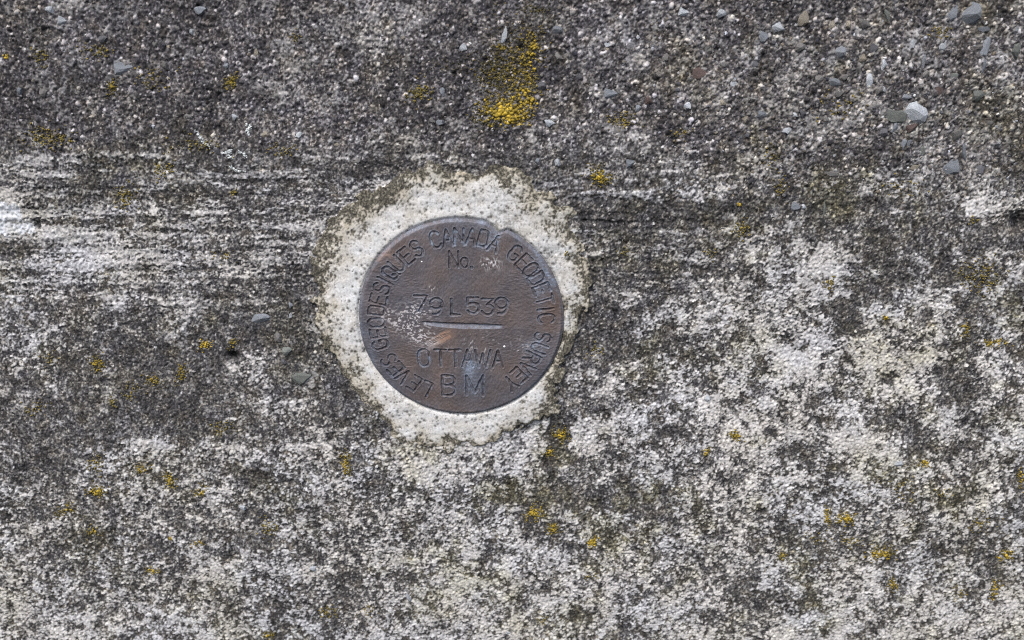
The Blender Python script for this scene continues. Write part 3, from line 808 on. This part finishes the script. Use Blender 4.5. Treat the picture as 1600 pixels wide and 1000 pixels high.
for word, pos in (('LEVES', [(665.4, 607.3), (647.4, 599.0), (630.3, 588.0), (618.5, 576.5), (607.6, 562.3)]),
                  ('GEODESIQUES', [(594, 538.5), (591.5, 520.6), (588, 505.0), (588, 485.5), (591.3, 468.0), (596.6, 450.7), (602.5, 438.8), (609.6, 426.5), (620.6, 412.8), (635, 400), (650.3, 389)]),
                  ('CANADA', [(680, 375.2), (698.6, 372.0), (717.5, 370), (737, 370), (756, 373.2), (774, 380.5)]),
                  ('GEODETIC', [(804.5, 396.5), (818.4, 409.3), (829.7, 421.8), (838.3, 435.4), (846, 452), (851.5, 468.8), (853.2, 483.5), (854, 498)]),
                  ('SURVEY', [(848.3, 526.6), (842.2, 544), (832, 559.5), (823.5, 574.5), (811, 586.5), (798.2, 598.8)])):
    for ch, (u, v) in zip(word, pos):
        TEXT.append((ch, u, v, 25, 0.92, None, 2.0 + .25 * rng.random()))
TEXT += [('N', 709.6, 404.8, 25, .9, 0, 1.5), ('o', 725.8, 410.5, 15, .95, 0, 1.6), ('.', 737, 417.5, 15, 1, 0, 1.3)]
TEXT += [(c, u, v + rng.normal(0, .5), 24, .98, rng.normal(0, .03), 2.3) for c, u, v in (('7', 657.8, 474.0), ('9', 681.6, 477.4), ('L', 712.2, 479.0), ('5', 738.5, 476.8), ('3', 761.7, 478.4), ('9', 784.3, 477.6))]
TEXT += [(c, u, v, 27, wf, rng.normal(0, .015), 2.1) for c, u, v, wf in (('O', 662.9, 558.9, 1.0), ('T', 688.4, 559.4, 1.0), ('T', 711.3, 559.6, 1.0), ('A', 730.5, 559.2, .95), ('W', 755, 560.4, 1.0), ('A', 778.3, 560.8, .95))]
TEXT += [('B', 702, 602.2, 32.5, 1.0, 0, 2.4), ('M', 741.3, 602.2, 32.5, 1.0, 0, 2.4)]

NG = 500
a = np.linspace(-1, 1, NG)
GA, GB = np.meshgrid(a, a)
# square to disc, so the grid closes on a clean round edge
RHO = np.where(np.abs(GA) > np.abs(GB), GA, GB)
with np.errstate(divide='ignore', invalid='ignore'):
    PHI = np.where(np.abs(GA) > np.abs(GB), np.pi / 4 * np.nan_to_num(GB / GA), np.pi / 2 - np.pi / 4 * np.nan_to_num(GA / GB))
DX = RD * RHO * np.cos(PHI); DZ = RD * RHO * np.sin(PHI)
DR = np.hypot(DX, DZ) / RD
_k = 1 - nick(np.arctan2(DZ, DX)) * sstep(.80, 1.0, DR)
DX, DZ = DX * _k, DZ * _k
FACE_Y = 0.0023
DU, DV = project(DX, np.full_like(DX, -FACE_Y), DZ)
def dfield(s, seed, sx=None):
    r = np.random.default_rng(seed)
    fx = np.fft.rfftfreq(NG)[None, :]; fz = np.fft.fftfreq(NG)[:, None]
    c = (320 / NG) ** -1
    f = np.fft.rfft2(r.standard_normal((NG, NG))) * np.exp(-2 * np.pi ** 2 * ((fx * (sx or s) * c) ** 2 + (fz * s * c) ** 2))
    n_ = np.fft.irfft2(f, s=(NG, NG)); return (n_ - n_.mean()) / n_.std()
def dblob(x, y, rx, ry, rot=0.0):
    c, s = math.cos(rot), math.sin(rot)
    dx, dy = DU - x, DV - y
    return np.exp(-(((dx * c + dy * s) / rx) ** 2 + ((-dx * s + dy * c) / ry) ** 2))
DH = FACE_Y + 0.0007 * (1 - DR ** 2) + 0.000035 * dfield(1.2, 61) + 0.00006 * dfield(14, 62)
DH -= 0.0010 * sstep(0.965, 1.0, DR) ** 2.0                     # worn, rounded edge
notch = dblob(779, 357, 11, 7, .5) * sstep(.86, .95, DR)
DH -= 0.0006 * notch
lips = np.zeros_like(DX)
groove = np.zeros_like(DX)
owner = np.full(DX.shape, -1)
wobble = 0.10 * dfield(1.6, 63) + .08 * dfield(5, 64)
for li, (ch, u, v, hp, wf, rot, hw) in enumerate(TEXT):
    cx, cz = at(u, v, -FACE_Y)
    if rot is None:
        th = math.atan2(cz, cx) - math.pi / 2                   # tops of the letters point outward
        H_ = hp * PX
    else:
        th = rot
        H_ = hp * PX / math.cos(PITCH)
    m = (np.abs(DX - cx) < H_ * .8) & (np.abs(DZ - cz) < H_ * .8)
    x, z = DX[m] - cx, DZ[m] - cz
    lx, lz = x * math.cos(th) + z * math.sin(th), -x * math.sin(th) + z * math.cos(th)
    best = np.full(lx.shape, 1e9)
    jit = 0.012 * rng.standard_normal(2)
    for pl in GLYPH[ch]:
        for (p, q_) in zip(pl[:-1], pl[1:]):
            px_, pz_ = (p[0] * wf + jit[0]) * H_, (p[1] + jit[1]) * H_
            ex, ez = (q_[0] - p[0]) * wf * H_, (q_[1] - p[1]) * H_
            t = np.clip(((lx - px_) * ex + (lz - pz_) * ez) / (ex * ex + ez * ez + 1e-12), 0, 1)
            best = np.minimum(best, (lx - px_ - t * ex) ** 2 + (lz - pz_ - t * ez) ** 2)
    d = np.sqrt(best) / (hw * PX) + wobble[m]
    gv = 1 - sstep(0.45, 1.05, d)
    hit = gv > groove[m]
    gg = groove[m]; gg[hit] = gv[hit]; groove[m] = gg
    oo = owner[m]; oo[(d < 0.95)] = li; owner[m] = oo
    # metal pushed up beside the punch
    lip = np.exp(-((d - 1.35) / .28) ** 2)
    hh = DH[m]; hh += 0.00011 * lip; DH[m] = hh
    ll = lips[m]; lips[m] = np.maximum(ll, lip)
DH -= 0.00050 * groove * (1 + .15 * dfield(2, 65))
# the level line: sharp upper lip, long lower slope
LL = len(TEXT)
lu = sstep(659, 664, DU) * (1 - sstep(780, 788, DU))
ytop = 500.6 + (DU - 661) * 0.048 + 0.25 * dfield(6, 67)
wid = 4.4 + 5.4 * np.sin(np.pi * np.clip((DU - 655) / 140, 0, 1)) ** .8
tt = (DV - ytop) / wid
cut = np.where(tt < 0, 0, np.where(tt < .16, tt / .16, np.clip(1 - (tt - .16) / .84, 0, 1))) * lu
DH -= 0.0009 * cut
owner[(cut > .04)] = LL

# wear: blue green bloom, hammered speckle, a bright scrape, and light painted on edges
sp1 = dfield(1.0, 71)
def spk(lo): return sstep(lo, lo + .5, sp1 + .25 * dfield(2.5, 72))
pat_light = 0.9 * notch + .55 * dblob(758, 385, 14, 6) + .5 * dblob(772, 370, 8, 10) + 1.1 * dblob(735, 573, 10, 10) + .35 * dblob(741, 603, 12, 14) + .45 * dblob(733, 586, 8, 9)
pat_light += 1.0 * dblob(854, 424, 3.4, 20, -.55) + .45 * dblob(862, 446, 9, 10) + .45 * dblob(826, 540, 17, 10) + .35 * dblob(847, 535, 12, 14) + .3 * dblob(842, 455, 12, 22)
top_letters = groove * np.clip(dblob(730, 372, 70, 16) + .7 * dblob(663, 559, 14, 18) + .4, 0, 1)
pat_light += 1.0 * top_letters * sstep(-.8, .8, dfield(3, 73))
edge = sstep(.955, .99, DR)
pat_light += .5 * edge * np.clip(.55 + .45 * np.abs(np.sin(np.arctan2(DZ, DX))), 0, 1) * sstep(-1, 1, dfield(8, 74))
pat_light += .17 * sstep(.86, .97, DR) * sstep(-.6, 1.2, dfield(16, 75))
pat_light += .50 * lips * (1 - groove) * np.clip(.7 + .5 * dfield(9, 79), 0, 1)  # lips lightened all round: polish plus a highlight put into the colour
pat_light += .5 * np.clip((cut > .02) * (tt > .25), 0, 1) * lu  # lower slope of the level line painted lighter, as if lit
pat_light *= .8 + .25 * dfield(1.2, 76)
abr = (dblob(626, 492, 34, 12) + dblob(660, 480, 20, 10, -.3) + .9 * dblob(646, 515, 34, 10, .35) + .6 * dblob(640, 505, 30, 20) + .8 * dblob(655, 532, 16, 8, .2)) * spk(.35)
abr += (.5 * dblob(757, 530, 28, 14) + .35 * dblob(750, 545, 40, 14)) * spk(1.35) + (.55 * dblob(818, 542, 22, 13)) * spk(.9) + .25 * dblob(676, 450, 7, 4) * 4 * spk(.7)
abr += 1.5 * (dblob(768, 411, 12, 9) + .7 * dblob(756, 411, 6, 6)) * spk(.15) + .12 * spk(2.3) + .35 * dblob(757, 568, 14, 12) * spk(.9)
DH += -0.00012 * np.clip(dblob(768, 411, 12, 9), 0, 1) * (1.5 + sp1) + 0.00006 * np.clip(abr, 0, 1)
al = math.radians(-27)
s1 = (DU - 682) * math.cos(al) + (DV - 530) * math.sin(al); s2 = -(DU - 682) * math.sin(al) + (DV - 530) * math.cos(al)
prof = np.interp(s2 + .04 * s1, np.arange(-20, 20.01, 1.1), np.random.default_rng(9).random(len(np.arange(-20, 20.01, 1.1))))
scr = np.exp(-(s1 / 24) ** 4 - ((s2 - 1) / 8) ** 4) * sstep(.25, .75, prof + .12 * dfield(2, 77))
cop = scr * sstep(-16, 16, s1 + 4)
abr += .45 * scr * (1 - sstep(-6, 14, s1))
cop += .35 * dblob(602, 400, 8, 22, .75) * sstep(-.2, 1.2, dfield(4, 78))
DH += -0.00008 * scr
wear_light = np.stack([np.clip(pat_light, 0, 1).ravel(), np.clip(abr, 0, 1).ravel(), np.clip(cop, 0, 1).ravel(), np.clip(groove + .6 * (cut > .02), 0, 1).ravel()], 1)
cavity = np.clip(sstep(.15, .6, groove) * (1 - .75 * np.clip(dblob(720, 372, 62, 18) + dblob(663, 559, 16, 20) + .6 * dblob(590, 500, 14, 70), 0, 1) * sstep(.75, .97, groove)), 0, 1)  # shade of the letter grooves put into the colour
cavity *= np.clip(.85 + .3 * dfield(4, 80), .35, 1)
cavity = np.maximum(cavity, ((tt > -.05) & (tt < .2)) * (lu > .5))  # upper wall of the level line painted dark as its shade

def bronze():
    m, t, b = new_mat('weathered bronze', 0.5, 0.15, 0.25)
    q = NB(t)
    at_ = q.attr('wear_light')
    sp = q.n('ShaderNodeSeparateColor'); q.l(at_.outputs['Color'], sp.inputs[0])
    cav = q.attr('recess_dark').outputs['Fac']
    tc = q.n('ShaderNodeTexCoord').outputs['Object']
    f1 = q.noise(1500, 2, .6, tc); f2 = q.noise(130, 4, .65, tc); f3 = q.noise(38, 4, .6, tc)
    c = q.ramp(f3, [(0.32, s2l(93, 95, 105)), (0.5, s2l(104, 98, 100)), (0.70, s2l(111, 97, 91))])
    c = q.mix(0.9, c, q.ramp(f2, [(0.3, (.78, .78, .80, 1)), (0.55, (1, 1, 1, 1)), (0.72, (1.2, 1.17, 1.16, 1))]), 'MULTIPLY')
    c = q.mix(0.8, c, q.ramp(f1, [(0.3, (.75, .75, .75, 1)), (0.55, (1, 1, 1, 1)), (0.75, (1.25, 1.25, 1.25, 1))]), 'MULTIPLY')
    c = q.mix(q.math('MULTIPLY', cav, .44, clamp=True), c, s2l(46, 43, 48))
    c = q.mix(q.math('MULTIPLY', sp.outputs[0], .75, clamp=True), c, q.ramp(f1, [(0.3, s2l(110, 124, 148)), (0.7, s2l(160, 174, 190))]))
    c = q.mix(q.math('MULTIPLY', sp.outputs[2], .85, clamp=True), c, s2l(176, 140, 116))
    c = q.mix(sp.outputs[1], c, q.ramp(f1, [(0.3, s2l(150, 146, 148)), (0.7, s2l(205, 202, 204))]))
    q.l(c, b.inputs['Base Color'])
    matt = q.math('MAXIMUM', sp.outputs[0], sp.outputs[1], clamp=True)
    q.l(q.math('MULTIPLY_ADD', matt, -.15, .15), b.inputs['Metallic'])
    q.l(q.math('MULTIPLY_ADD', f2, .25, .48), b.inputs['Roughness'])
    bp = q.n('ShaderNodeBump'); bp.inputs['Strength'].default_value = 0.25; bp.inputs['Distance'].default_value = 0.0002
    q.l(q.math('ADD', f1, f2), bp.inputs['Height']); q.l(bp.outputs[0], b.inputs['Normal'])
    return m
M_BRONZE = bronze()
marker = bpy.data.objects.new('survey_marker', None)
marker.empty_display_size = 0.02
col.objects.link(marker)
tag(marker, 'round tarnished bronze bench mark disc with stamped lettering set in the mortar', 'survey marker')
dco = np.stack([DX.ravel(), -DH.ravel(), DZ.ravel()], 1)
di = np.arange(NG * NG).reshape(NG, NG)
dq = np.stack([di[:-1, :-1], di[:-1, 1:], di[1:, 1:], di[1:, :-1]], -1).reshape(-1, 4)
datt = {'wear_light': wear_light, 'recess_dark': cavity.ravel().astype(float)}
fo = owner.ravel()[dq]
fown = np.where((fo >= 0).sum(1) >= 2, fo.max(1), -1)
link('disc_face', sub_mesh('disc_face', dco, dq, datt, fown < 0), M_BRONZE, marker)
ring = np.concatenate([di[0, :], di[1:, -1], di[-1, -2::-1], di[-2:0:-1, 0]])
nr = len(ring); jj = np.arange(nr); j2 = (jj + 1) % nr
top = dco[ring]; bot = top.copy(); bot[:, [0, 2]] *= 1.004; bot[:, 1] = np.minimum(bot[:, 1] + 0.0003, -0.0004)
low = bot.copy(); low[:, 1] = 0.004
rco = np.concatenate([top, bot, low])
rf = np.concatenate([np.stack([jj, nr + jj, nr + j2, j2], 1), np.stack([nr + jj, 2 * nr + jj, 2 * nr + j2, nr + j2], 1)])
# wind the rim outward
c0 = rco[rf[0]]; nrm = np.cross(c0[1] - c0[0], c0[2] - c0[0])
if nrm[0] * c0[0][0] + nrm[2] * c0[0][2] < 0: rf = rf[:, ::-1]
rwear = np.tile(wear_light[ring], (3, 1)); rwear[:, 0] = np.clip(rwear[:, 0], .15, 1); rwear[:, 3] = 0
link('rim', np_mesh('rim', rco, rf, {'wear_light': rwear, 'recess_dark': np.repeat([0., .4, .8], nr)}), M_BRONZE, marker)  # rim colour darkens towards its foot
for li, tx in enumerate(TEXT):
    k = fown == li
    if not k.any(): continue
    nm = 'digit' if tx[0].isdigit() else ('full_stop' if tx[0] == '.' else 'letter')
    link(nm, sub_mesh(nm, dco, dq, datt, k), M_BRONZE, marker)
link('level_line', sub_mesh('level_line', dco, dq, datt, fown == LL), M_BRONZE, marker)
M_SPECK, _, b_ = new_mat('white speck', 0.6)
_n = NB(_); _n.l(_n.ramp(_n.noise(900), [(0.3, s2l(222, 222, 220)), (0.7, s2l(244, 244, 242))]), b_.inputs['Base Color'])
for u, v, r in ((788, 541.5, 2.0), (659, 409, 1.3)):
    x, z = at(u, v, -0.0028)
    hloc = DH.ravel()[np.argmin((DX - x) ** 2 + (DZ - z) ** 2)]
    o = link('speck', np_mesh('speck', ICO1_V * np.array([r, r * .5, r]) * PX, ICO1_F), M_SPECK, marker)
    o.location = (x, -hloc, z)
